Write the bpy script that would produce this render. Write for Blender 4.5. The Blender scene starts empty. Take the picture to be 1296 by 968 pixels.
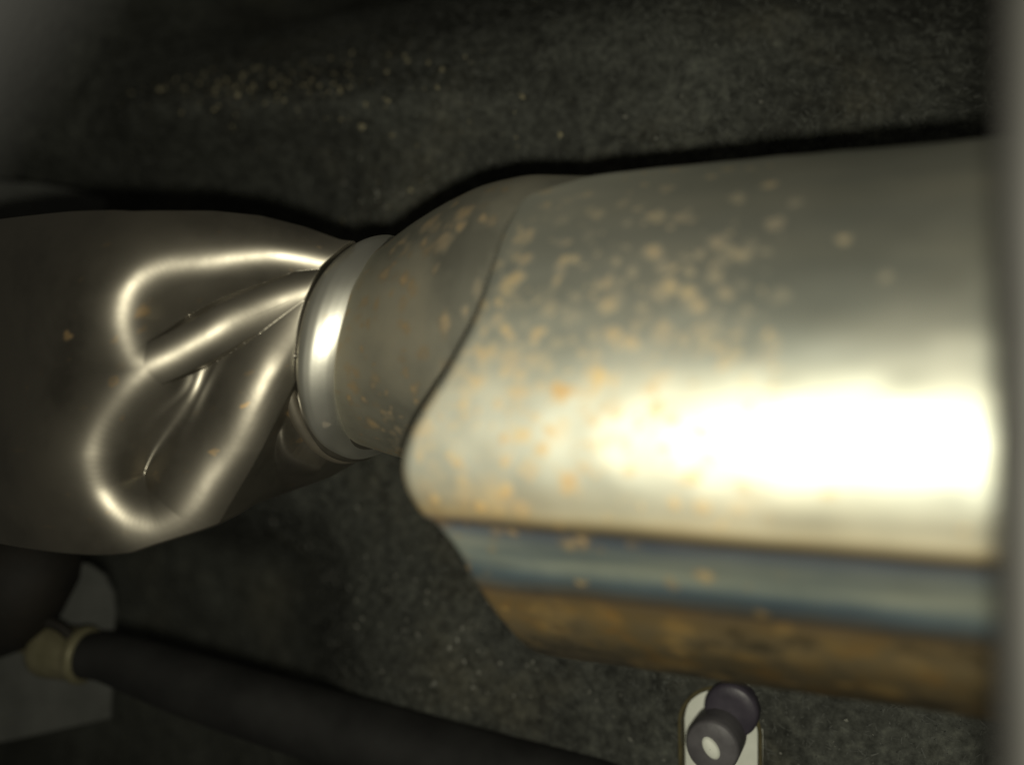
import bpy, math, random
import numpy as np
from mathutils import Vector, Matrix

random.seed(7)
rng = np.random.default_rng(7)
scene = bpy.context.scene
R = math.radians

# ------------------------------------------------------------------ camera
FPX = 1122.0                       # focal length in photo pixels (photo is 1296 px wide)
CAM_Z = 0.40
cd = bpy.data.cameras.new('camera')
cam = bpy.data.objects.new('camera', cd)
scene.collection.objects.link(cam)
cam.location = (0, 0, CAM_Z)
cam.rotation_euler = (R(90), 0, 0)
cd.sensor_width = 36.0
cd.lens = 36.0 * FPX / 1296.0
cd.clip_start = 0.005
cd.clip_end = 50
cd.dof.use_dof = True
cd.dof.focus_distance = 0.345
cd.dof.aperture_fstop = 2.9
scene.camera = cam

# ------------------------------------------------------------------ world: dim air under the car
w = bpy.data.worlds.new('World')
scene.world = w
w.use_nodes = True
bg = w.node_tree.nodes['Background']
bg.inputs['Color'].default_value = (1.0, 0.96, 0.80, 1)
bg.inputs['Strength'].default_value = 0.042

# ------------------------------------------------------------------ the phone's flash, just beside the lens
ld = bpy.data.lights.new('phone_flash', 'AREA')
ld.shape = 'DISK'
ld.size = 0.012
ld.energy = 1.03
ld.color = (1.0, 0.965, 0.79)
flash = bpy.data.objects.new('phone_flash', ld)
scene.collection.objects.link(flash)
flash.location = (0.003, -0.002, CAM_Z - 0.019)
flash.rotation_euler = (R(90), 0, 0)

scene.view_settings.view_transform = 'Standard'
scene.view_settings.look = 'None'
scene.view_settings.exposure = 0.0
scene.view_settings.gamma = 1.0
scene.render.engine = 'CYCLES'
scene.cycles.max_bounces = 6

# ------------------------------------------------------------------ helpers
C = scene.collection


def P(px, py, d):
    """a point of the place seen at photo pixel px, py, d metres in front of the lens"""
    return Vector(((px - 648) / FPX * d, d, CAM_Z - (py - 484) / FPX * d))


def tag(o, label=None, cat=None, group=None, kind=None):
    if label: o['label'] = label
    if cat: o['category'] = cat
    if group: o['group'] = group
    if kind: o['kind'] = kind
    return o


def empty(name, loc, rz=0.0):
    o = bpy.data.objects.new(name, None)
    C.objects.link(o)
    o.location = loc
    o.rotation_euler = (0, 0, rz)
    o.empty_display_size = 0.02
    return o


def link(name, me, mat, parent=None, smooth=True):
    o = bpy.data.objects.new(name, me)
    C.objects.link(o)
    if mat: me.materials.append(mat)
    if smooth:
        me.polygons.foreach_set('use_smooth', [True] * len(me.polygons))
    if parent is not None:
        o.parent = parent
    return o


def grid_mesh(name, V, close_v=False, attrs=None, skip=None):
    """V: array (nu, nv, 3) -> quad grid mesh; attrs: dict of float arrays (nu, nv)"""
    nu, nv = V.shape[:2]
    me = bpy.data.meshes.new(name)
    idx = np.arange(nu * nv).reshape(nu, nv)
    if close_v:
        nxt = np.roll(idx, -1, axis=1)
        f = np.stack([idx[:-1], idx[1:], nxt[1:], nxt[:-1]], -1).reshape(-1, 4)
    else:
        f = np.stack([idx[:-1, :-1], idx[1:, :-1], idx[1:, 1:], idx[:-1, 1:]], -1)
        if skip is not None:
            f = f[~skip[:-1, :-1]]
        f = f.reshape(-1, 4)
    me.from_pydata(V.reshape(-1, 3).tolist(), [], f.tolist())
    if attrs:
        for k, a in attrs.items():
            at = me.attributes.new(k, 'FLOAT', 'POINT')
            at.data.foreach_set('value', np.ascontiguousarray(a, dtype=np.float32).reshape(-1))
    me.update()
    return me


def sweep(pts, radii, n=28, caps=True, squash=1.0):
    """tube through points with a radius at each"""
    pts = [Vector(p) for p in pts]
    V, Fc = [], []
    upv = Vector((0.02, 0.05, 1)).normalized()
    m = len(pts)
    for i, p in enumerate(pts):
        t = (pts[min(i + 1, m - 1)] - pts[max(i - 1, 0)]).normalized()
        a = t.cross(upv)
        if a.length < 1e-4: a = t.cross(Vector((1, 0, 0)))
        a.normalize()
        b = a.cross(t).normalized()
        for k in range(n):
            q = 2 * math.pi * k / n
            V.append(p + (a * math.cos(q) * squash + b * math.sin(q)) * radii[i])
    for i in range(m - 1):
        for k in range(n):
            k2 = (k + 1) % n
            Fc.append((i * n + k, i * n + k2, (i + 1) * n + k2, (i + 1) * n + k))
    if caps:
        Fc.append(tuple(range(n - 1, -1, -1)))
        Fc.append(tuple((m - 1) * n + k for k in range(n)))
    me = bpy.data.meshes.new('tube')
    me.from_pydata([tuple(v) for v in V], [], Fc)
    me.update()
    return me


def catmull(pts, sub=8):
    pts = [Vector(p) for p in pts]
    out = []
    m = len(pts)
    for i in range(m - 1):
        p0, p1, p2, p3 = pts[max(i - 1, 0)], pts[i], pts[i + 1], pts[min(i + 2, m - 1)]
        for k in range(sub):
            t = k / sub
            out.append(0.5 * ((2 * p1) + (p2 - p0) * t + (2 * p0 - 5 * p1 + 4 * p2 - p3) * t * t
                              + (3 * p1 - p0 - 3 * p2 + p3) * t ** 3))
    out.append(pts[-1])
    return out


def sstep(a, b, x):
    t = np.clip((x - a) / (b - a), 0, 1)
    return t * t * (3 - 2 * t)


def vnoise(x, y, seed=0):
    """smooth value noise on arrays"""
    r = np.random.default_rng(seed)
    T = r.random((64, 64))
    xi, yi = np.floor(x).astype(int), np.floor(y).astype(int)
    fx, fy = x - xi, y - yi
    fx, fy = fx * fx * (3 - 2 * fx), fy * fy * (3 - 2 * fy)
    g = lambda a, b: T[a % 64, b % 64]
    return (g(xi, yi) * (1 - fx) + g(xi + 1, yi) * fx) * (1 - fy) + (g(xi, yi + 1) * (1 - fx) + g(xi + 1, yi + 1) * fx) * fy


# ------------------------------------------------------------------ materials
class NT:
    def __init__(self, name):
        self.m = bpy.data.materials.new(name)
        self.m.use_nodes = True
        self.t = self.m.node_tree
        self.b = self.t.nodes['Principled BSDF']

    def n(self, kind, **kw):
        nd = self.t.nodes.new(kind)
        for k, v in kw.items():
            if k.startswith('i_'):
                key = k[2:].replace('_', ' ')
                nd.inputs[key].default_value = v
            else:
                setattr(nd, k, v)
        return nd

    def l(self, a, b): self.t.links.new(a, b)

    def coord(self): return self.n('ShaderNodeTexCoord').outputs['Object']

    def mapping(self, scale):
        mp = self.n('ShaderNodeMapping')
        mp.inputs['Scale'].default_value = scale
        self.l(self.coord(), mp.inputs['Vector'])
        return mp.outputs['Vector']

    def noise(self, scale, detail=4, rough=0.55, vec=None):
        nd = self.n('ShaderNodeTexNoise')
        nd.inputs['Scale'].default_value = scale
        nd.inputs['Detail'].default_value = detail
        nd.inputs['Roughness'].default_value = rough
        self.l(vec if vec is not None else self.coord(), nd.inputs['Vector'])
        return nd.outputs['Fac']

    def ramp(self, fac, stops, interp='LINEAR'):
        nd = self.n('ShaderNodeValToRGB')
        cr = nd.color_ramp
        cr.interpolation = interp
        while len(cr.elements) < len(stops): cr.elements.new(0.5)
        for el, (p, c) in zip(cr.elements, stops):
            el.position = p
            el.color = (c, c, c, 1) if isinstance(c, (int, float)) else (*c, 1)
        self.l(fac, nd.inputs['Fac'])
        return nd.outputs['Color']

    def mix(self, fac, a, b, blend='MIX'):
        nd = self.n('ShaderNodeMix', data_type='RGBA', blend_type=blend)
        for sock, v in ((nd.inputs['Factor'], fac), (nd.inputs['A'], a), (nd.inputs['B'], b)):
            if hasattr(v, 'links'): self.l(v, sock)
            elif isinstance(v, (int, float)): sock.default_value = v if sock.type == 'VALUE' else (v, v, v, 1)
            else: sock.default_value = (*v, 1)
        return nd.outputs['Result']

    def math(self, op, a, b=0.0, c=0.0):
        nd = self.n('ShaderNodeMath', operation=op)
        for sock, v in zip(nd.inputs, (a, b, c)):
            if hasattr(v, 'links'): self.l(v, sock)
            else: sock.default_value = v
        return nd.outputs[0]

    def attr(self, name):
        return self.n('ShaderNodeAttribute', attribute_name=name).outputs['Fac']

    def bump(self, h, strength, dist=0.001):
        nd = self.n('ShaderNodeBump')
        nd.inputs['Strength'].default_value = strength
        nd.inputs['Distance'].default_value = dist
        self.l(h, nd.inputs['Height'])
        self.l(nd.outputs['Normal'], self.b.inputs['Normal'])

    def set(self, **kw):
        for k, v in kw.items():
            key = k.replace('_', ' ')
            s = self.b.inputs[key]
            if hasattr(v, 'links'): self.l(v, s)
            elif isinstance(v, tuple): s.default_value = (*v, 1)
            else: s.default_value = v


STEEL = (0.59, 0.59, 0.515)


def mat_shell():
    t = NT('stainless_heat_tinted')
    wob = t.noise(14, 3, vec=t.mapping((1.0, 1.0, 1.0)))
    fine = t.noise(60, 4, vec=t.mapping((0.25, 1.0, 1.6)))
    phi = t.attr('phi')                       # degrees round the can
    ph = t.math('ADD', phi, t.math('MULTIPLY', t.math('SUBTRACT', wob, 0.5), 5.0))
    ph = t.math('ADD', ph, t.math('MULTIPLY', t.math('SUBTRACT', fine, 0.5), 4.0))
    fac = t.math('MULTIPLY_ADD', ph, 1 / 120.0, 0.75)   # -90 -> 0, +30 -> 1
    g = lambda d: d / 120.0 + 0.75
    tint = t.ramp(fac, [
        (g(-85), (0.07, 0.055, 0.035)), (g(-60), (0.105, 0.082, 0.048)), (g(-47), (0.175, 0.135, 0.075)),
        (g(-40), (0.195, 0.14, 0.07)), (g(-37), (0.155, 0.118, 0.078)), (g(-34.5), (0.15, 0.145, 0.135)),
        (g(-32), (0.135, 0.185, 0.225)), (g(-28.5), (0.37, 0.41, 0.375)), (g(-24.5), (0.34, 0.37, 0.35)),
        (g(-22), (0.155, 0.185, 0.235)), (g(-20), (0.19, 0.165, 0.15)), (g(-18.2), (0.40, 0.32, 0.19)),
        (g(-15), (0.54, 0.50, 0.39)), (g(-9), STEEL)])
    strk = t.ramp(t.noise(70, 4, vec=t.mapping((0.10, 1.0, 1.0))), [(0.36, (0.42, 0.52, 0.66)), (0.60, (1.08, 1.06, 1.0))])
    band = t.ramp(fac, [(g(-42), 0.35), (g(-32), 1.0), (g(-22), 1.0), (g(-14), 0.15)])
    tint = t.mix(band, tint, t.mix(1.0, tint, strk, 'MULTIPLY'))
    mott = t.ramp(t.noise(75, 6, 0.7), [(0.32, (0.40, 0.42, 0.46)), (0.46, (0.95, 0.95, 0.95)), (0.56, (1.05, 0.98, 0.82)), (0.70, (1.45, 1.08, 0.62))])
    belly = t.ramp(fac, [(g(-42), 1.0), (g(-35), 0.25), (g(-20), 0.0)])
    tint = t.mix(belly, tint, t.mix(1.0, tint, mott, 'MULTIPLY'))
    cloud = t.ramp(t.noise(22, 5), [(0.3, (0.80, 0.82, 0.80)), (0.7, (1.05, 1.03, 0.98))])
    col = t.mix(1.0, tint, cloud, 'MULTIPLY')
    rust = t.attr('rust')
    rn = t.noise(420, 4)
    rf = t.math('MULTIPLY', rust, t.math('MULTIPLY_ADD', rn, 1.1, 0.45))
    rf = t.n('ShaderNodeClamp'); 
    t.l(t.math('MULTIPLY', rust, t.math('MULTIPLY_ADD', rn, 1.1, 0.45)), rf.inputs['Value'])
    rf = rf.outputs['Result']
    rustc = t.ramp(t.noise(150, 3), [(0.3, (0.47, 0.27, 0.075)), (0.7, (0.57, 0.39, 0.13))])
    col = t.mix(rf, col, rustc)
    low = t.ramp(fac, [(g(-44), 1.0), (g(-33), 0.35), (g(-20), 0.25), (g(-12), 0.0)])
    lowv = t.math('MULTIPLY', low, t.math('MULTIPLY_ADD', fine, 0.6, 0.5))
    film = t.math('MAXIMUM', rf, lowv)
    met = t.math('MULTIPLY_ADD', film, -0.62, 0.94)
    ro = t.math('MULTIPLY_ADD', film, 0.10, 0.545)
    ro = t.math('ADD', ro, t.math('MULTIPLY', t.math('SUBTRACT', t.noise(9, 4), 0.5), 0.08))
    t.set(Base_Color=col, Metallic=met, Roughness=ro)
    t.set(Anisotropic=0.35)
    h = t.math('ADD', t.math('MULTIPLY', t.noise(30, 4), 0.7), t.math('MULTIPLY', rf, 0.3))
    t.bump(h, 0.10, 0.002)
    return t.m


def mat_steel(name, base, rough, film=0.25, warm=(0.30, 0.22, 0.12), bump=0.08, metal=0.95, spots=True):
    t = NT(name)
    dirt = t.ramp(t.noise(26, 5), [(0.38, 0.0), (0.75, 1.0)])
    dirt = t.math('MULTIPLY', dirt, film)
    col = t.mix(dirt, base, warm)
    if spots:
        rust = t.math('MULTIPLY', t.attr('rust'), t.math('MULTIPLY_ADD', t.noise(420, 4), 1.0, 0.45))
        cl = t.n('ShaderNodeClamp')
        t.l(rust, cl.inputs['Value'])
        col = t.mix(cl.outputs['Result'], col, (0.46, 0.27, 0.08))
        f = t.math('MAXIMUM', cl.outputs['Result'], dirt)
    else:
        f = dirt
    t.set(Base_Color=col, Metallic=t.math('MULTIPLY_ADD', f, -0.6, metal),
          Roughness=t.math('ADD', t.math('MULTIPLY_ADD', f, 0.2, rough),
                           t.math('MULTIPLY', t.math('SUBTRACT', t.noise(40, 4), 0.5), 0.12)))
    t.bump(t.noise(70, 5), bump, 0.0015)
    return t.m


def mat_matte(name, c1, c2, rough=0.8, scale=80, bump=0.3, bdist=0.001, metal=0.0, spec=0.3):
    t = NT(name)
    col = t.ramp(t.noise(scale, 5), [(0.3, c1), (0.72, c2)])
    t.set(Base_Color=col, Roughness=rough, Metallic=metal)
    t.b.inputs['Specular IOR Level'].default_value = spec
    t.bump(t.noise(scale * 3, 4), bump, bdist)
    return t.m


def mat_felt():
    t = NT('needled_felt')
    big = t.ramp(t.noise(16, 4), [(0.3, (0.040, 0.041, 0.036)), (0.7, (0.080, 0.084, 0.073))])
    mid = t.ramp(t.noise(190, 5, 0.7), [(0.34, (0.45, 0.45, 0.45)), (0.55, (0.95, 0.95, 0.95)), (0.74, (1.7, 1.7, 1.62))])
    col = t.mix(1.0, big, mid, 'MULTIPLY')
    dust = t.ramp(t.noise(11, 4), [(0.54, 0.0), (0.72, 0.45)])
    col = t.mix(dust, col, t.mix(1.0, (0.115, 0.108, 0.078), mid, 'MULTIPLY'))
    t.set(Base_Color=col, Roughness=0.95)
    t.b.inputs['Specular IOR Level'].default_value = 0.1
    t.bump(t.noise(330, 5, 0.7), 0.7, 0.0012)
    return t.m


M_SHELL = mat_shell()
M_CONE = mat_steel('stainless_cone', (0.45, 0.44, 0.36), 0.48, 0.5, (0.27, 0.21, 0.12), 0.10)
M_RING = mat_steel('bright_weld_collar', (0.70, 0.69, 0.61), 0.38, 0.12, (0.35, 0.26, 0.14), 0.05)
M_CRIMP = mat_steel('crimped_steel', (0.185, 0.17, 0.138), 0.375, 0.55, (0.020, 0.015, 0.009), 0.05)
M_BEAD = mat_steel('browned_bead', (0.34, 0.31, 0.25), 0.42, 0.6, (0.12, 0.075, 0.035), 0.12, spots=False)
M_DARKEND = mat_matte('sooty_steel', (0.03, 0.026, 0.02), (0.07, 0.055, 0.04), 0.7, 60, 0.2)
M_FELT = mat_felt()
M_FIBRE = mat_matte('felt_fibre', (0.045, 0.047, 0.042), (0.10, 0.104, 0.092), 0.9, 300, 0.0)
M_GRIT = mat_matte('pale_grit', (0.12, 0.12, 0.105), (0.28, 0.28, 0.24), 0.6, 200, 0.0)
M_SAND = mat_matte('yellow_sand', (0.14, 0.125, 0.08), (0.30, 0.27, 0.17), 0.8, 200, 0.0)
M_RUBBER = mat_matte('black_rubber', (0.005, 0.005, 0.0048), (0.015, 0.015, 0.014), 0.8, 40, 0.2)
M_BRASS = mat_matte('dull_brass', (0.13, 0.12, 0.07), (0.23, 0.21, 0.13), 0.5, 70, 0.2, metal=0.35)
M_BRACKET = mat_matte('grey_bracket_paint', (0.05, 0.052, 0.047), (0.085, 0.087, 0.08), 0.7, 40, 0.15)
M_BROWN = mat_matte('dark_brown', (0.006, 0.0055, 0.0045), (0.015, 0.0125, 0.009), 0.75, 45, 0.4)
M_PALE = mat_matte('pale_paint', (0.60, 0.62, 0.54), (0.72, 0.73, 0.66), 0.55, 90, 0.15)
M_PLASTIC = mat_matte('dark_violet_plastic', (0.030, 0.026, 0.036), (0.055, 0.048, 0.062), 0.42, 90, 0.15)
M_WASHER = mat_matte('grey_plastic', (0.07, 0.066, 0.07), (0.11, 0.105, 0.11), 0.5, 120, 0.15)
M_TRIM = mat_matte('felt_cut_edge', (0.05, 0.042, 0.02), (0.10, 0.085, 0.04), 0.9, 200, 0.4)
M_BLOB = mat_matte('blob_black', (0.0016, 0.0016, 0.0016), (0.003, 0.003, 0.003), 0.9, 30, 0.1, spec=0.1)  # near-black, for the added blurred form in the upper left corner
M_POST = mat_matte('grey_strut_paint', (0.034, 0.033, 0.031), (0.050, 0.049, 0.046), 0.55, 30, 0.1)

# ------------------------------------------------------------------ the exhaust line: frame of its axis
AX = R(24)
DIST = 0.305                                   # lens to axis
ORIGIN = Vector((DIST * math.sin(AX), DIST * math.cos(AX), CAM_Z))
# local frame: x along the axis (right, nearer), y away from the camera, z up


LM = Matrix.Translation(ORIGIN) @ Matrix.Rotation(-AX, 4, 'Z')


def dist_poly(s, z, pts, closed):
    pts = np.array(pts)
    n = len(pts)
    D = np.full(s.shape, 1e9)
    for i in range(n if closed else n - 1):
        a, b = pts[i], pts[(i + 1) % n]
        ab = b - a
        t = np.clip(((s - a[0]) * ab[0] + (z - a[1]) * ab[1]) / (ab @ ab + 1e-14), 0, 1)
        D = np.minimum(D, np.hypot(s - a[0] - t * ab[0], z - a[1] - t * ab[1]))
    return D


def inside(s, z, pts):
    pts = np.array(pts)
    res = np.zeros(s.shape, bool)
    n = len(pts)
    for i in range(n):
        x1, y1 = pts[i]
        x2, y2 = pts[(i + 1) % n]
        c = ((y1 > z) != (y2 > z)) & (s < (x2 - x1) * (z - y1) / (y2 - y1 + 1e-12) + x1)
        res ^= c
    return res


def smooth_loop(pts, closed):
    pts = list(pts)
    if closed:
        q = [pts[-1]] + pts + [pts[0], pts[1]]
        o = catmull([(a, b, 0) for a, b in q], 5)
        return [(v.x, v.y) for v in o[5:-5]]
    return [(v.x, v.y) for v in catmull([(a, b, 0) for a, b in pts], 5)]


exhaust = empty('exhaust_muffler', ORIGIN, -AX)
tag(exhaust, 'large stainless steel exhaust muffler with rust spots, crimped neck and blue heat tint', 'muffler')

SPOTS = [(-0.0839, 6.3, 0.0031, 0.75), (-0.0742, 9.1, 0.0029, 0.7), (-0.096, 6.0, 0.0026, 0.5), (-0.0995, 12.2, 0.003, 0.5), (-0.0922, 17.7, 0.0017, 0.6), (-0.1025, 18.4, 0.002, 0.6), (-0.1043, 41.3, 0.003, 0.6), (-0.1008, 34.4, 0.0023, 0.5), (-0.0848, 33.5, 0.0018, 0.5), (-0.0897, 27.2, 0.0018, 0.3), (-0.1046, 28.7, 0.0027, 0.5), (-0.063, 34.2, 0.0026, 0.5), (-0.0676, 29.8, 0.0017, 0.5), (-0.0495, 22.5, 0.0024, 0.5), (-0.0464, 36.1, 0.0025, 0.35), (-0.0584, 26.8, 0.0019, 0.3), (-0.0662, 15.5, 0.0021, 0.5), (-0.0575, 18.2, 0.0016, 0.4), (-0.0762, 17.1, 0.0017, 0.4), (-0.079, 13.5, 0.0015, 0.4), (-0.0952, -1.7, 0.0026, 0.6), (-0.1001, -6.1, 0.0019, 0.6), (-0.0815, -10.0, 0.0034, 0.6), (-0.1008, -12.9, 0.003, 0.6), (-0.0965, -15.4, 0.0026, 0.6), (-0.1086, -15.9, 0.0018, 0.6), (-0.1235, -14.8, 0.0018, 0.6), (-0.0423, 48.6, 0.002, 0.4), (-0.0575, 43.5, 0.0018, 0.35), (-0.0139, 34.9, 0.0018, 0.5), (-0.0889, 56.0, 0.0019, 0.4), (-0.1017, 52.7, 0.0019, 0.4), (-0.0465, -12.5, 0.002, 0.5), (-0.0342, -1.5, 0.001, 0.6), (0.0117, -13.5, 0.0011, 0.6), (-0.0166, -9.4, 0.0015, 0.4), (-0.1156, -0.5, 0.0015, 0.4), (-0.112, 4.0, 0.0015, 0.5), (-0.1099, 8.5, 0.002, 0.4), (-0.1056, 13.0, 0.002, 0.4), (-0.0968, 9.2, 0.0022, 0.4), (-0.0603, 7.0, 0.0018, 0.3), (-0.0686, 4.2, 0.002, 0.3), (-0.0891, 12.8, 0.0015, 0.3), (-0.0706, -2.7, 0.002, 0.3), (-0.0933, -8.9, 0.0017, 0.4), (-0.1139, -11.0, 0.002, 0.4), (-0.0328, 33.4, 0.0016, 0.3), (-0.0263, 45.4, 0.0017, 0.3), (-0.0047, 26.9, 0.0017, 0.3), (-0.0525, 29.1, 0.0014, 0.4), (-0.044, 17.9, 0.0016, 0.3)]


def rust_field(s, arc, spots, rad):
    """spots: (s, degrees, radius, strength); uneven blots, some with a paler middle"""
    f = np.zeros(s.shape)
    ds = (vnoise(s * 420, arc * 420, 3) - 0.5) * 0.0022
    da = (vnoise(s * 420 + 9, arc * 420 + 5, 4) - 0.5) * 0.0022
    for i, (a, d, r, k) in enumerate(spots):
        q = np.hypot(s + ds - a, arc + da - math.radians(d) * rad) / r
        v = k * (1 - sstep(0.35, 1.4, q))
        if i > 1 and i % 3 == 0:
            v *= 0.45 + 0.55 * sstep(0.2, 0.8, q)
        f = np.maximum(f, v)
    return f


# --- shell of the muffler
RB = 0.085
BZ0, BZK = -0.0125, -0.010                     # axis height and its slope


def body_zc(s): return BZ0 + BZK * s


END_PHI = [-180, -90, -57, -39, -27, -20.4, -15.6, -9, -1, 9, 22, 35, 55, 90, 180]
END_S = [-.117, -.117, -.1177, -.1189, -.1219, -.1275, -.134, -.136, -.131, -.121, -.1135, -.1125, -.114, -.120, -.117]

phis = np.concatenate([np.linspace(-180, -100, 30, endpoint=False), np.linspace(-100, 100, 380, endpoint=False), np.linspace(100, 180, 30, endpoint=False)])
pr = np.radians(phis)
ns = 330
tt = np.concatenate([np.linspace(0, 0.05, 26, endpoint=False), np.linspace(0.05, 1, ns)])
s_end = np.interp(phis, END_PHI, END_S)
k = np.exp(-np.linspace(-2, 2, 41) ** 2); k /= k.sum()
s_end = np.convolve(np.pad(s_end, 20, mode='wrap'), k, 'valid')
S1 = 0.11
Sg = s_end[None, :] + tt[:, None] * (S1 - s_end[None, :])
PH = np.broadcast_to(pr[None, :], Sg.shape)
PD = np.degrees(PH)
from_end = Sg - s_end[None, :]
rr = np.full(Sg.shape, RB)
# pressed step along the front lower side: the wall drops back under the seam, then again above the rusty belly
rr -= 0.0024 * sstep(-18.6, -21.0, PD) * sstep(-150, -120, PD)
rr += 0.0003 * np.exp(-((PD + 17.6) / 1.6) ** 2)
rr -= 0.0011 * sstep(-35.0, -37.5, PD) * sstep(-150, -120, PD)
rr -= 0.0009 * np.exp(-((PD + 28) / 4.5) ** 2)
rr += 0.0035 * sstep(-50, -80, PD) * sstep(-150, -110, PD)
# rounded shoulder towards the neck, deeper at the top
topw = sstep(15, 75, PD) * sstep(178, 120, PD)
sh = 1 - np.sqrt(np.clip(1 - (np.clip(0.050 - from_end, 0, 0.05) / 0.05) ** 2, 0, 1))
rr -= topw * 0.0035 * sh
lip = 1 - np.sqrt(np.clip(1 - (np.clip(0.0045 - from_end, 0, 0.0045) / 0.0045) ** 2, 0, 1))
rr -= 0.0045 * lip * (1 - 0.6 * sstep(20, 45, PD))
rr += 0.003 * np.sin(-PH * 1.3) * np.exp(-(PD / 50) ** 2)
# hand-rolled unevenness
rr += 0.0004 * (vnoise(Sg * 28, PH * 3.0, 11) - 0.5) + 0.0003 * (vnoise(Sg * 110, PH * 10, 12) - 0.5)
V = np.stack([Sg, -rr * np.cos(PH), body_zc(Sg) + rr * np.sin(PH)], -1)
extra = []
for _ in range(760):
    a = -0.128 + rng.random() ** 1.7 * 0.10
    extra.append((a, rng.normal(18, 22), 0.0005 + 0.0022 * rng.random() ** 2.5, rng.uniform(0.12, 0.6)))
for _ in range(26):
    extra.append((rng.uniform(-0.115, 0.04), rng.uniform(-75, -39), rng.uniform(0.002, 0.007), rng.uniform(0.10, 0.3)))
extra.append((-0.113, -13.5, 0.004, 0.3)); extra.append((-0.104, -13.5, 0.006, 0.35))
rust = rust_field(Sg, PH * RB, SPOTS + extra, RB)
rust = np.maximum(rust, 0.55 * (1 - sstep(0.0005, 0.003, from_end)) * sstep(-2, -12, PD) * sstep(-24, -18, PD))
shell = link('shell', grid_mesh('shell', V, True, {'phi': PD, 'rust': rust}), M_SHELL, exhaust)
shell['label'] = 'rust-spotted silvery shell with blue heat-tint band and brown belly'

# end plate that closes the shell round the neck, and the far end
for nm, row in (('end_plate', 0), ('rear_plate', -1)):
    ring = V[row]
    cen = np.array([ring[:, 0].mean() + (0.004 if row == 0 else 0), 0, ring[:, 2].mean()])
    L = [ring * (1 - q) + cen * q for q in (0.0, 0.03, 0.1, 0.5, 0.95)]
    L = np.stack(L)
    L[1:, :, 0] += 0.003 if row == 0 else -0.003
    link(nm, grid_mesh(nm, L, True), M_DARKEND, exhaust)

# --- neck cone between shell and collar
ss = np.linspace(-0.203, -0.085, 128)
ph = np.radians(np.linspace(-180, 180, 240, endpoint=False))
Sg, PH = np.meshgrid(ss, ph, indexing='ij')
ztop = np.interp(ss, [-.203, -.19, -.178, -.166, -.152, -.138, -.12, -.085], [.0470, .0510, .0575, .0635, .0690, .0728, .0745, .070])
zbot = np.interp(ss, [-.203, -.192, -.18, -.15, -.12, -.085], [-.0245, -.0270, -.0300, -.034, -.037, -.040])
k = np.ones(9) / 9
ztop = np.convolve(np.pad(ztop, 4, mode='edge'), k, 'valid')
zbot = np.convolve(np.pad(zbot, 4, mode='edge'), k, 'valid')
zc = np.interp(ss, [-.196, -.085], [.0136, .012])
rd = np.interp(ss, [-.203, -.195, -.185, -.175, -.16, -.14, -.085], [.0375, .0395, .0420, .0445, .0488, .053, .057])
k = np.exp(-np.linspace(-2, 2, 25) ** 2); k /= k.sum()
rd = np.convolve(np.pad(rd, 12, mode='edge'), k, 'valid')
up = (ztop - zc)[:, None]; dn = (zc - zbot)[:, None]
sn, cn = np.sin(PH), np.cos(PH)
full = np.interp(Sg, [-.18, -.13], [1.0, 0.78])          # squarer towards the shell
sq = np.sign(sn) * np.abs(sn) ** full
zz = zc[:, None] + np.where(sn > 0, up * sq, dn * sn)
yy = -rd[:, None] * np.sign(cn) * np.abs(cn) ** np.where(sn > 0, full, 1.0)
V = np.stack([Sg, yy, zz], -1)
V[..., 1] += 0.0006 * (vnoise(Sg * 60, PH * 4, 31) - 0.5)
cs = [(-.170, 8, .002, .4), (-.165, 28, .003, .4), (-.150, 45, .004, .5), (-.146, 40, .003, .4), (-.14, 30, .004, .4), (-.152, 4, .002, .4), (-.144, -4, .0025, .4), (-.179, -20, .003, .4), (-.176, -40, .003, .5), (-.168, -60, .005, .4), (-.150, 15, .002, .3), (-.135, 42, .004, .5)]
cs += [(rng.uniform(-.19, -.12), rng.uniform(-80, 65), rng.uniform(.0006, .0022), rng.uniform(.15, .6)) for _ in range(220)]
link('neck_cone', grid_mesh('neck_cone', V, True, {'rust': rust_field(Sg, PH * .05, cs, .05)}), M_CONE, exhaust)

# --- bright collar where the cone is welded to the crimped pipe
ph = np.radians(np.linspace(-180, 180, 260, endpoint=False))
pd = np.degrees(ph)
sL = np.interp(pd, [-180, -90, -60, -34, -17, 10, 29, 41, 52, 90, 180], [-.20, -.2045, -.2042, -.2044, -.2035, -.2003, -.1975, -.1945, -.1920, -.190, -.20])
sR = np.interp(pd, [-180, -90, -73, -47, -22, 2, 27, 42, 63, 90, 180], [-.186, -.1975, -.1970, -.1925, -.1880, -.1828, -.1792, -.1782, -.1785, -.180, -.186])
k = np.exp(-np.linspace(-2, 2, 31) ** 2); k /= k.sum()
sL = np.convolve(np.pad(sL, 15, mode='wrap'), k, 'valid'); sR = np.convolve(np.pad(sR, 15, mode='wrap'), k, 'valid')
ts = np.linspace(0, 1, 36)
prof = np.interp(ts, [0, .05, .12, .22, .35, .5, .65, .8, .92, 1], [.0385, .0435, .0464, .0478, .0479, .0471, .0456, .0437, .0416, .0385])
k2 = np.array([.25, .5, .25]); prof[1:-1] = np.convolve(prof, k2, 'valid')
Sg = sL[None, :] * (1 - ts[:, None]) + sR[None, :] * ts[:, None]
grow = np.interp(Sg, [-.2, -.174], [0, .001])
PH = np.broadcast_to(ph[None, :], Sg.shape)
r_ = prof[:, None] + grow * np.clip(np.sin(PH), 0, 1) - .0032 * sstep(-35, -75, np.degrees(PH)) - .0035 * sstep(25, 80, np.degrees(PH)) * sstep(180, 140, np.degrees(PH)) + 0.0006 * (vnoise(Sg * 50, PH * 3, 21) - 0.5)
V = np.stack([Sg, -r_ * np.cos(PH), .0136 + r_ * np.sin(PH)], -1)
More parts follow.
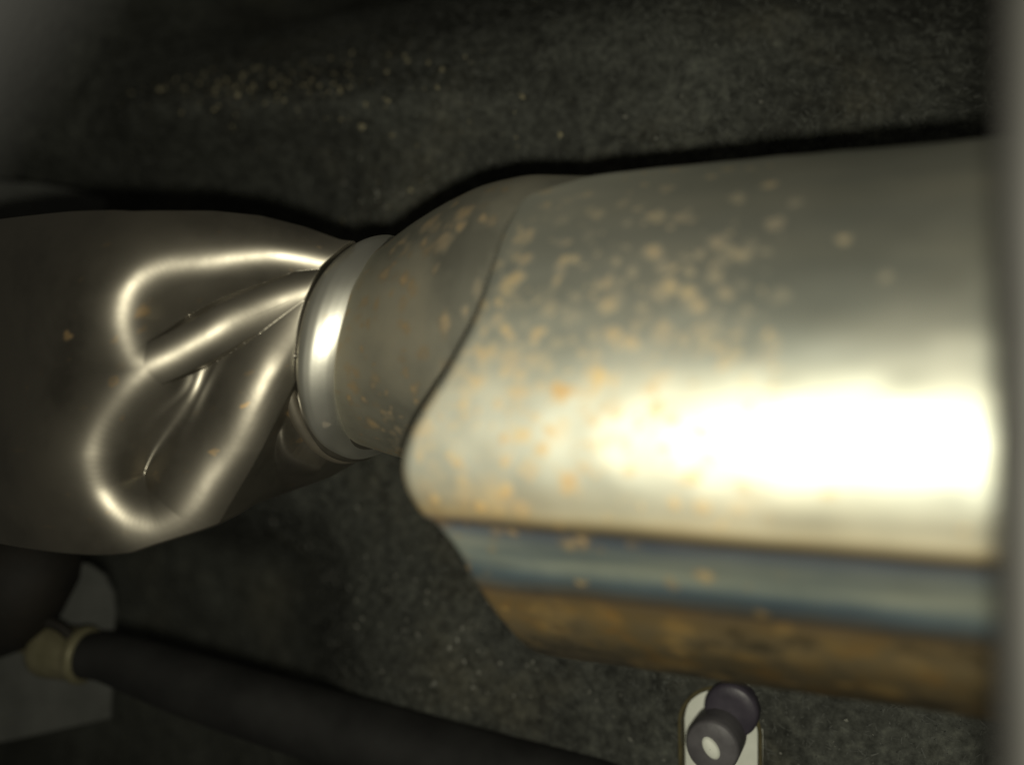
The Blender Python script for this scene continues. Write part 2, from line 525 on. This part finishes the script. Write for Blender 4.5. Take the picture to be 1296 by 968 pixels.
link('weld_collar', grid_mesh('weld_collar', V, True, {'rust': rust_field(Sg, PH * .046, [(-.19, 70, .003, .3), (-.196, -40, .0012, .3), (-.188, 12, .0009, .25)], .046)}), M_RING, exhaust)

# thin rolled bead that sits against the collar on its lower side
pts = []
for q_ in np.linspace(-100, 30, 60):
    s_ = float(np.interp(q_, pd, sL)) - 0.0028
    r0 = 0.0450 - 0.0012 * max(0.0, (q_ - 0) / 30.0)
    pts.append((s_, -r0 * math.cos(math.radians(q_)), .0136 + r0 * math.sin(math.radians(q_))))
link('rolled_bead', sweep(pts, list(.0026 * np.sin(np.linspace(0.12, math.pi - 0.12, 60)) ** 0.5), 16), M_BEAD, exhaust)

# --- crimped pipe: a wide can pressed into petals that run together at the collar
# loops of the pressed petals, in metres on the plane the die was pressed along (p right, q up, depth along V0)
UP = [(.0560, .0450), (.0398, .0488), (.0226, .0514), (.0070, .0514), (-.0083, .0491), (-.0192, .0442), (-.0272, .0351), (-.0303, .0243), (-.0290, .0156), (-.0255, .0085), (-.0201, .0048), (-.0121, .0085), (0, .0156), (.0108, .0228), (.0232, .0289), (.0342, .0342), (.0480, .0400)]
LOW = [(.0400, .0345), (.0342, .0335), (.0231, .0277), (.0108, .0220), (0, .0150), (-.0121, .0079), (-.0201, .0048), (-.0298, -.0058), (-.0371, -.0175), (-.0406, -.0296), (-.0400, -.0409), (-.0350, -.0494), (-.0267, -.0550), (-.0165, -.0562), (-.0074, -.0517), (0, -.0394), (.0083, -.0235), (.0150, -.0086), (.0229, .0086), (.0297, .0200), (.0370, .0300)]
FOLD = [(.0302, .0086), (.0258, -.0057), (.0249, -.0190), (.0290, -.0301), (.0415, -.0376)]
CEN = np.array([-0.23067, -0.05829, 0.00114])
V0 = np.array([0.68296, -0.73044, -0.00337])
PA = np.array([0.73045, 0.68297, 0.0])
QA = np.array([0.0023, -0.00246, 1.0])

ss = np.concatenate([np.linspace(-0.62, -0.31, 60, endpoint=False), np.linspace(-0.31, -0.194, 340)])
phd = np.concatenate([np.linspace(-180, -100, 30, endpoint=False), np.linspace(-100, 95, 620, endpoint=False), np.linspace(95, 180, 30, endpoint=False)])
Sg, PD = np.meshgrid(ss, phd, indexing='ij')
PH = np.radians(PD)
zc = np.interp(Sg, [-.6, -.30, -.20], [.002, .002, .0136])
top = np.interp(ss, [-.62, -.42, -.31, -.29, -.265, -.245, -.225, -.21, -.195], [.073, .067, .0625, .0605, .058, .0545, .048, .0415, .0385])
bot = np.interp(ss, [-.6, -.33, -.30, -.255, -.225, -.21, -.195], [.066, .065, .064, .059, .052, .046, .039])
k = np.exp(-np.linspace(-2, 2, 17) ** 2); k /= k.sum()
def sm(a):
    b = np.convolve(np.pad(a, 8, mode='edge'), k, 'valid')
    b[:62] = a[:62]
    return b
top, bot = sm(top), sm(bot)
wv = .5 + .5 * np.sin(PH); wv = wv * wv * (3 - 2 * wv)
rc = top[:, None] * wv + bot[:, None] * (1 - wv)
rc = rc + 0.0018 * np.exp(-((Sg + .2045) / .0022) ** 2) * sstep(-5, -30, PD)
rc = rc + 0.0008 * (vnoise(Sg * 45, PH * 4, 41) - 0.5)
X = np.stack([Sg, -rc * np.cos(PH), zc + rc * np.sin(PH)], -1)
pp, qq, wb = (X - CEN) @ PA, (X - CEN) @ QA, (X - CEN) @ V0
pp, qq = pp * 1.0, qq * 1.06 + 0.0005
Wc = 0.010 + 0.05 * pp + 0.06 * qq                       # height of the ridges, easing down at the outer bends
Wc = Wc - 4.0 * np.clip(-pp - .019, 0, None) ** 2 - 5.0 * np.clip(qq - .030, 0, None) ** 2
Wc = Wc + 0.0035 * (vnoise(pp * 38 + 5, qq * 38 + 5, 44) - 0.5)
lu, ll = smooth_loop(UP, True), smooth_loop(LOW, True)
du, dl = dist_poly(pp, qq, lu, True), dist_poly(pp, qq, ll, True)
iu, il = inside(pp, qq, lu), inside(pp, qq, ll)
d = np.minimum(du, dl)
t_ = np.minimum(d, 0.0230)
g_out = t_ ** 2 / (2 * 0.0230) + 1.0 * np.clip(d - 0.0230, 0, None)
# the sheet drops more steeply on the collar side of the right-hand ridge
side = sstep(0.0, 0.004, ((pp + .0074) * .0817 - (qq + .0517) * .0444) / .093)
side = side * sstep(-.062, -.048, qq)
tr = np.minimum(d, 0.011)
g_right = tr ** 2 / (2 * 0.0185) + 2.2 * np.clip(d - 0.011, 0, None)
g_out = g_out * (1 - side) + g_right * side
# base sinks beside the right-hand ridge
base = wb - 0.008 * np.exp(-((pp - .026 - .55 * (qq + .005)) / .008) ** 2) * sstep(.018, .0, qq) * sstep(-.055, -.03, qq)
df = dist_poly(pp, qq, smooth_loop(FOLD, False), False)
base = base + .0095 * np.exp(-(df / .0052) ** 2)
W_out = 0.5 * (base + Wc - g_out + np.sqrt((base - Wc + g_out) ** 2 + (0.005 * sstep(0.008, 0.03, d)) ** 2))
# hollows: they slope down from the outer rim and end against the steep side of the next ridge


def smooth_open(pts):
    return smooth_loop(pts, False)


rim_u, shared = smooth_open(UP[:11]), smooth_open(UP[10:])
rim_l, right = smooth_open(LOW[6:15]), smooth_open(LOW[14:])


def g_rim(d):
    t = np.minimum(d, 0.0130)
    return t ** 2 / (2 * 0.0180) + 0.74 * np.clip(d - 0.0130, 0, None)


def g_ridge(d):
    t = np.minimum(d, 0.0080)
    return t ** 2 / (2 * 0.0165) + 4.0 * np.clip(d - 0.0080, 0, None)


dsh = dist_poly(pp, qq, shared, False)
Wu = Wc - np.minimum(g_rim(dist_poly(pp, qq, rim_u, False)), g_ridge(dsh))
def g_side(d):
    t = np.minimum(d, 0.0150)
    return t ** 2 / (2 * 0.0190) + 0.85 * np.clip(d - 0.0150, 0, None)


ga, gb = g_rim(dist_poly(pp, qq, rim_l, False)), g_side(dist_poly(pp, qq, right, False))
kk = 0.0060 * sstep(0.004, 0.012, np.minimum(ga, gb) * 1.6) * sstep(-.040, -.008, qq)
gl = 0.5 * (ga + gb - np.sqrt((ga - gb) ** 2 + kk ** 2))   # the two sides meet in a soft crease
Wl = Wc - np.minimum(gl, g_ridge(dsh))
W_in = np.where(il, Wl, Wu)
W = np.where(iu | il, W_in, W_out)
m = sstep(-0.1975, -0.2045, Sg) * sstep(0.02, 0.32, np.cos(PH))
D_ = (W - wb) * m
V = X + D_[..., None] * V0
cs = [(-.208, -32, .0028, .4), (-.224, -22, .0016, .45), (-.24, -37, .0014, .35), (-.21, -48, .002, .35), (-.262, 18, .003, .35), (-.29, 12, .002, .5), (-.27, -5, .002, .3)]
cs += [(rng.uniform(-.33, -.2), rng.uniform(-85, 70), rng.uniform(.0006, .002), rng.uniform(.03, .15)) for _ in range(60)]
crimp = link('crimped_pipe', grid_mesh('crimped_pipe', V, True, {'rust': rust_field(Sg, PH * .07, cs, .07)}), M_CRIMP, exhaust)
crimp.data.set_sharp_from_angle(angle=R(20))
crimp['label'] = 'dark steel can pressed into rounded shiny petal folds at its neck'

# ------------------------------------------------------------------ felt liner behind
liner = empty('underbody_liner', ORIGIN, -AX)
tag(liner, 'dark grey needled felt liner behind and around the muffler', 'liner')


def liner_y(s, z):
    y = 0.105 + 0.0 * s
    y = y + 0.20 * sstep(0.16, 0.34, z) * sstep(-0.55, -0.40, s)             # rolls away at the top
    y = y - 0.020 * np.exp(-((z - 0.155 + 0.10 * (s + .34)) / 0.018) ** 2) * sstep(-0.47, -0.40, s) * sstep(-0.10, -0.24, s)
    y = y + 0.030 * sstep(0.155, 0.115, z + 0.05 * (s + .3)) * sstep(-0.24, -0.36, s) * sstep(0.0, 0.06, z)
    y = y + 0.06 * sstep(-0.14, 0.06, s) * sstep(0.06, 0.18, z)
    y = y - 0.018 * sstep(-0.07, -0.15, z) * sstep(-0.36, -0.2, s)
    y = y + 0.11 * sstep(-0.24, -0.42, s) * sstep(-0.05, -0.13, z)
    y = y + 0.006 * (vnoise(s * 14 + 3, z * 14 + 7, 51) - 0.5) * 2 + 0.0016 * (vnoise(s * 90, z * 90, 52) - 0.5) * 2
    y = y + 0.0006 * (vnoise(s * 400, z * 400, 53) - 0.5) * 2
    return y


sg = np.concatenate([np.linspace(-0.95, -0.62, 40, endpoint=False), np.linspace(-0.62, 0.12, 560), np.linspace(0.125, 0.45, 30)])
zg = np.concatenate([np.linspace(-0.45, -0.22, 30, endpoint=False), np.linspace(-0.22, 0.28, 380), np.linspace(0.285, 0.55, 30)])
Sg, Zg = np.meshgrid(sg, zg, indexing='ij')
Yg = liner_y(Sg, Zg)
SLOT = (-0.0745, -0.1625, 0.0168, 0.0235)       # slot centre s, z, half width, half height of its straight part


def slot_d(s, z, grow=0.0):
    dz = np.abs(z - SLOT[1]) - 0.012
    return np.hypot(s - SLOT[0], np.clip(dz, 0, None)) - (SLOT[2] + grow)


skip = slot_d(Sg, Zg) < 0.0005
link('felt_sheet', grid_mesh('felt_sheet', np.stack([Sg, Yg, Zg], -1), False, None, skip), M_FELT, liner)

# matted fibres standing off the felt
nf = 26000
fs = rng.uniform(-0.60, 0.06, nf); fz = rng.uniform(-0.22, 0.27, nf)
keep = slot_d(fs, fz) > 0.002
fs, fz = fs[keep], fz[keep]
fy = liner_y(fs, fz) - 0.0005
an = rng.uniform(0, math.pi, len(fs)); ln = rng.uniform(0.0008, 0.0022, len(fs)); wd = rng.uniform(0.00012, 0.0003, len(fs))
dx, dz = np.cos(an) * ln, np.sin(an) * ln
lift = rng.uniform(0.0, 0.0016, len(fs))
A = np.stack([fs - dx, fy + 0.0002, fz - dz], -1); B = np.stack([fs + dx, fy - lift, fz + dz], -1)
N = np.stack([-np.sin(an) * wd, 0 * an, np.cos(an) * wd], -1)
mid = (A + B) / 2 + np.stack([0 * an, -lift * 0.7, 0 * an], -1)
fv = np.stack([A - N, A + N, mid + N, mid - N, B + N * .5, B - N * .5], 1).reshape(-1, 3)
b6 = np.arange(len(fs))[:, None] * 6
ff = np.concatenate([b6 + np.array([0, 1, 2, 3]), b6 + np.array([3, 2, 4, 5])]).tolist()
me = bpy.data.meshes.new('felt_fibres'); me.from_pydata(fv.tolist(), [], ff); me.update()
o = link('felt_fibres', me, M_FIBRE, liner, False); o['kind'] = 'stuff'


def grit_mesh(pts, sizes):
    """little faceted stones, one mesh"""
    base = np.array([(1, 0, 0), (-1, 0, 0), (0, 1, 0), (0, -1, 0), (0, 0, 1), (0, 0, -1)], float)
    fc = np.array([(0, 2, 4), (2, 1, 4), (1, 3, 4), (3, 0, 4), (2, 0, 5), (1, 2, 5), (3, 1, 5), (0, 3, 5)])
    n = len(pts)
    J = base[None] * (1 + rng.uniform(-.35, .35, (n, 6, 1))) * sizes[:, None, None] * rng.uniform(.6, 1.3, (n, 1, 3))
    q = rng.uniform(0, 6.28, n)
    c, s_ = np.cos(q)[:, None], np.sin(q)[:, None]
    x, z = J[..., 0] * c - J[..., 2] * s_, J[..., 0] * s_ + J[..., 2] * c
    J = np.stack([x, J[..., 1], z], -1) + pts[:, None, :]
    F_ = (fc[None] + (np.arange(n) * 6)[:, None, None]).reshape(-1, 3)
    me = bpy.data.meshes.new('grit'); me.from_pydata(J.reshape(-1, 3).tolist(), [], F_.tolist()); me.update()
    return me


def scatter(n, cs, cz, ss_, sz):
    s = rng.normal(cs, ss_, n); z = rng.normal(cz, sz, n)
    ok = slot_d(s, z) > 0.002
    s, z = s[ok], z[ok]
    return np.stack([s, liner_y(s, z) - 0.0008, z], -1)


gp = np.concatenate([scatter(420, -0.23, -0.13, 0.075, 0.022), scatter(130, -0.245, 0.100, 0.02, 0.004), scatter(160, -0.16, 0.11, 0.10, 0.04), scatter(60, -0.06, -0.16, 0.03, 0.02)])
gz = 0.00025 + rng.random(len(gp)) ** 5 * 0.0012
o = link('pale_grit', grit_mesh(gp, gz), M_GRIT, liner, False); o['kind'] = 'stuff'
n1 = 300
s1 = rng.normal(-0.335, 0.045, n1); z1 = 0.168 - 0.10 * (s1 + .34) + rng.normal(0, 0.012, n1)
gp = np.stack([s1, liner_y(s1, z1) - 0.0008, z1], -1)
gp = np.concatenate([gp, scatter(110, -0.25, 0.14, 0.05, 0.03)])
gz = 0.0003 + rng.random(len(gp)) ** 4 * 0.0016
o = link('yellow_sand', grit_mesh(gp, gz), M_SAND, liner, False); o['kind'] = 'stuff'

# cut edge of the slot in the felt
loop = []
for i in range(64):
    q = 2 * math.pi * i / 64
    x = SLOT[0] + (SLOT[2] + 0.0002) * math.cos(q)
    z = SLOT[1] + math.copysign(0.012, math.sin(q)) + (SLOT[2] + 0.0002) * math.sin(q)
    loop.append((x, z))
rows = []
for off, dy in ((0.0012, 0.0004), (0.0007, -0.0010), (0.0, -0.0010), (-0.0008, 0.0008), (-0.0008, 0.006)):
    row = []
    for i, (x, z) in enumerate(loop):
        q = 2 * math.pi * i / 64
        xx, zz = x + off * math.cos(q), z + off * math.sin(q)
        row.append((xx, float(liner_y(np.array(xx), np.array(zz))) + dy + rng.uniform(-.0002, .0002), zz))
    rows.append(row)
link('slot_edge', grid_mesh('slot_edge', np.array(rows), True), M_TRIM, liner)

# ------------------------------------------------------------------ stud in the slot
ysl = float(liner_y(np.array(SLOT[0]), np.array(SLOT[1])))
plate = empty('body_panel', LM @ Vector((SLOT[0], ysl + 0.010, SLOT[1])), -AX)
tag(plate, 'pale painted body panel showing through the oval slot in the felt', 'body panel')
a = np.linspace(-0.045, 0.045, 19)
X_, Z_ = np.meshgrid(a, a, indexing='ij')
top_ = np.stack([X_, 0.0009 * (vnoise(X_ * 120, Z_ * 120, 61) - .5), Z_], -1)
link('panel_sheet', grid_mesh('panel_sheet', top_), M_PALE, plate)
link('panel_back', grid_mesh('panel_back', top_ + np.array([0, 0.0015, 0])), M_PALE, plate)

stud = empty('plastic_stud', LM @ Vector((SLOT[0] + .003, ysl + 0.010, SLOT[1])), -AX)
tag(stud, 'dark violet plastic stud with painted pale tip inside the oval slot', 'stud')
cx, cz = 0.003, 0.0225


def lathe_y(name, prof, mat, parent, x=0.0, z=0.0, n=40):
    q = np.linspace(0, 2 * math.pi, n, endpoint=False)
    V = np.stack([np.stack([x + r * np.cos(q), np.full(n, y), z + r * np.sin(q)], -1) for y, r in prof])
    return link(name, grid_mesh(name, V, True), mat, parent)


link_dome = lathe_y('collar_dome', [(0.0, .0114), (-.010, .0116), (-.0135, .0116), (-.0148, .0112), (-.0156, .0100), (-.0158, .0060), (-.0158, .0002)], M_PLASTIC, stud, cx, cz)
lathe_y('stem', [(-.012, .0112), (-.022, .0112), (-.0285, .0111), (-.0300, .0106), (-.0306, .0098), (-.0309, .0050), (-.0309, .0002)], M_WASHER, stud, cx - .005, cz - .0105)
glint = lathe_y('glint', [(-.0300, .0050), (-.0318, .0047), (-.0325, .0034), (-.0327, .0002)], M_PALE, stud)  # pale disc standing in for the bright glint on the stem face
glint.location = (cx - .0052, 0, cz - .0105)
glint.rotation_euler = (0, R(-35), 0)
glint.scale = (0.62, 1, 1)

# ------------------------------------------------------------------ hose with its brass fitting, lower left
hd = 0.46
hose = empty('rubber_hose', P(110, 830, hd))
tag(hose, 'thick black rubber hose with dull brass fitting running along the lower edge', 'hose')
inv = Matrix.Translation(-P(110, 830, hd))


def rel(p): return p - P(110, 830, hd)


pts = catmull([rel(P(104, 829, .46)), rel(P(140, 832, .458)), rel(P(200, 852, .452)), rel(P(300, 885, .445)), rel(P(450, 930, .435)), rel(P(650, 985, .42)), rel(P(900, 1050, .40)), rel(P(1200, 1130, .38))], 8)
rad = np.interp(np.linspace(0, 1, len(pts)), [0, .10, .2, .35, .6, 1], [.0113, .0120, .0135, .0155, .018, .019])
link('hose_body', sweep(pts, rad, 32), M_RUBBER, hose)
ax = (rel(P(30, 818, .468)) - rel(P(110, 829, .460))).normalized()
p0 = rel(P(110, 829, .460))
prof = [(0.000, .0118), (0.000, .0140), (.0012, .0146), (.0035, .0146), (.0050, .0138), (.0075, .0134), (.0200, .0138), (.0240, .0135), (.0275, .0120), (.0300, .0085)]
link('ferrule', sweep([p0 + ax * a for a, r in prof], [r for a, r in prof], 40), M_BRASS, hose)
link('feed_pipe', sweep([p0 + ax * .029, p0 + ax * .034, p0 + ax * .037, p0 + ax * .07], [.0042, .0046, .0032, .0032], 20), M_BRASS, hose)

# bracket behind the fitting
brk = empty('mounting_bracket', P(90, 820, .492))
tag(brk, 'grey painted mounting bracket plate behind the brass hose fitting', 'bracket')


def plate_mesh(px, d, thick, org, slope=0.0):
    V = []
    for (x, y) in px:
        V.append(tuple(P(x, y, d + slope * (x - 90)) - org))
    n = len(V)
    V += [(a, b + thick, c) for a, b, c in V]
    # a narrow chamfer
    F_ = [tuple(range(n)), tuple(range(2 * n - 1, n - 1, -1))] + [(i, i + n, (i + 1) % n + n, (i + 1) % n) for i in range(n)]
    me = bpy.data.meshes.new('plate'); me.from_pydata(V, [], F_); me.update()
    return me


bo = P(90, 820, .492)
link('plate', plate_mesh([(20, 935), (140, 908), (141, 880), (143, 800), (146, 775), (143, 750), (132, 728), (112, 714), (80, 708), (40, 712), (-30, 740), (-60, 800), (-60, 950)], .492, .003, bo), M_BRACKET, brk, False)
q = [P(-60, 760, .47) - bo, P(-20, 745, .468) - bo, P(20, 735, .466) - bo, P(50, 735, .466) - bo, P(70, 738, .466) - bo, P(86, 742, .467) - bo, P(94, 745, .468) - bo]
link('bushing_housing', sweep(q, [.036, .037, .036, .033, .028, .018, .006], 40), M_BROWN, brk)
lipc = [P(50 + 44 * math.cos(t), 822 - 36 * math.sin(t) if True else 0, .455) - bo for t in np.linspace(math.radians(15), math.radians(150), 18)]
link('gap_arc', sweep(lipc, [.0028] * 18, 12), M_BROWN, brk)  # dark arc added for the black gap above the brass fitting

# thin grey plate peeping out over the crimped can
pl = empty('sheet_metal_tab', P(40, 250, .56))
tag(pl, 'small grey sheet metal tab peeping out above the crimped can', 'metal tab')
po = P(40, 250, .56)
link('tab_sheet', plate_mesh([(-60, 226), (40, 232), (90, 240), (134, 252), (136, 262), (120, 300), (-60, 300)], .56, .002, po), M_BRACKET, pl, False)

# ------------------------------------------------------------------ strut close to the lens on the right
ps = empty('support_strut', P(1330, 1400, .115))
tag(ps, 'grey out-of-focus support strut standing close along the right edge', 'strut')
so = P(1330, 1400, .115)
rows = []
for yy_ in np.linspace(1400, -450, 30):
    c = P(1358, yy_, .118)
    row = []
    for i in range(28):
        q = 2 * math.pi * i / 28
        cx_, sy_ = math.cos(q), math.sin(q)
        ex = math.copysign(abs(cx_) ** 0.6, cx_) * 0.0078
        ey = math.copysign(abs(sy_) ** 0.6, sy_) * 0.006
        row.append((c.x + ex - so.x, c.y + ey - so.y, c.z - so.z))
    rows.append(row)
link('strut_bar', grid_mesh('strut_bar', np.array(rows), True), M_POST, ps)

# ------------------------------------------------------------------ dark bumper close to the lens, added for the upper left haze
bp = empty('corner_blob', P(-420, 420, .05))
tag(bp, 'blurred dark bumper close to the lens in the upper left corner', 'blob')
ao = P(-420, 420, .05)
pts = catmull([P(-530, 420, .05) - ao, P(-370, 130, .05) - ao, P(-220, -100, .05) - ao, P(-60, -340, .05) - ao, P(80, -600, .05) - ao], 8)
link('blob_body', sweep(pts, [.0112] * len(pts), 40), M_BLOB, bp)
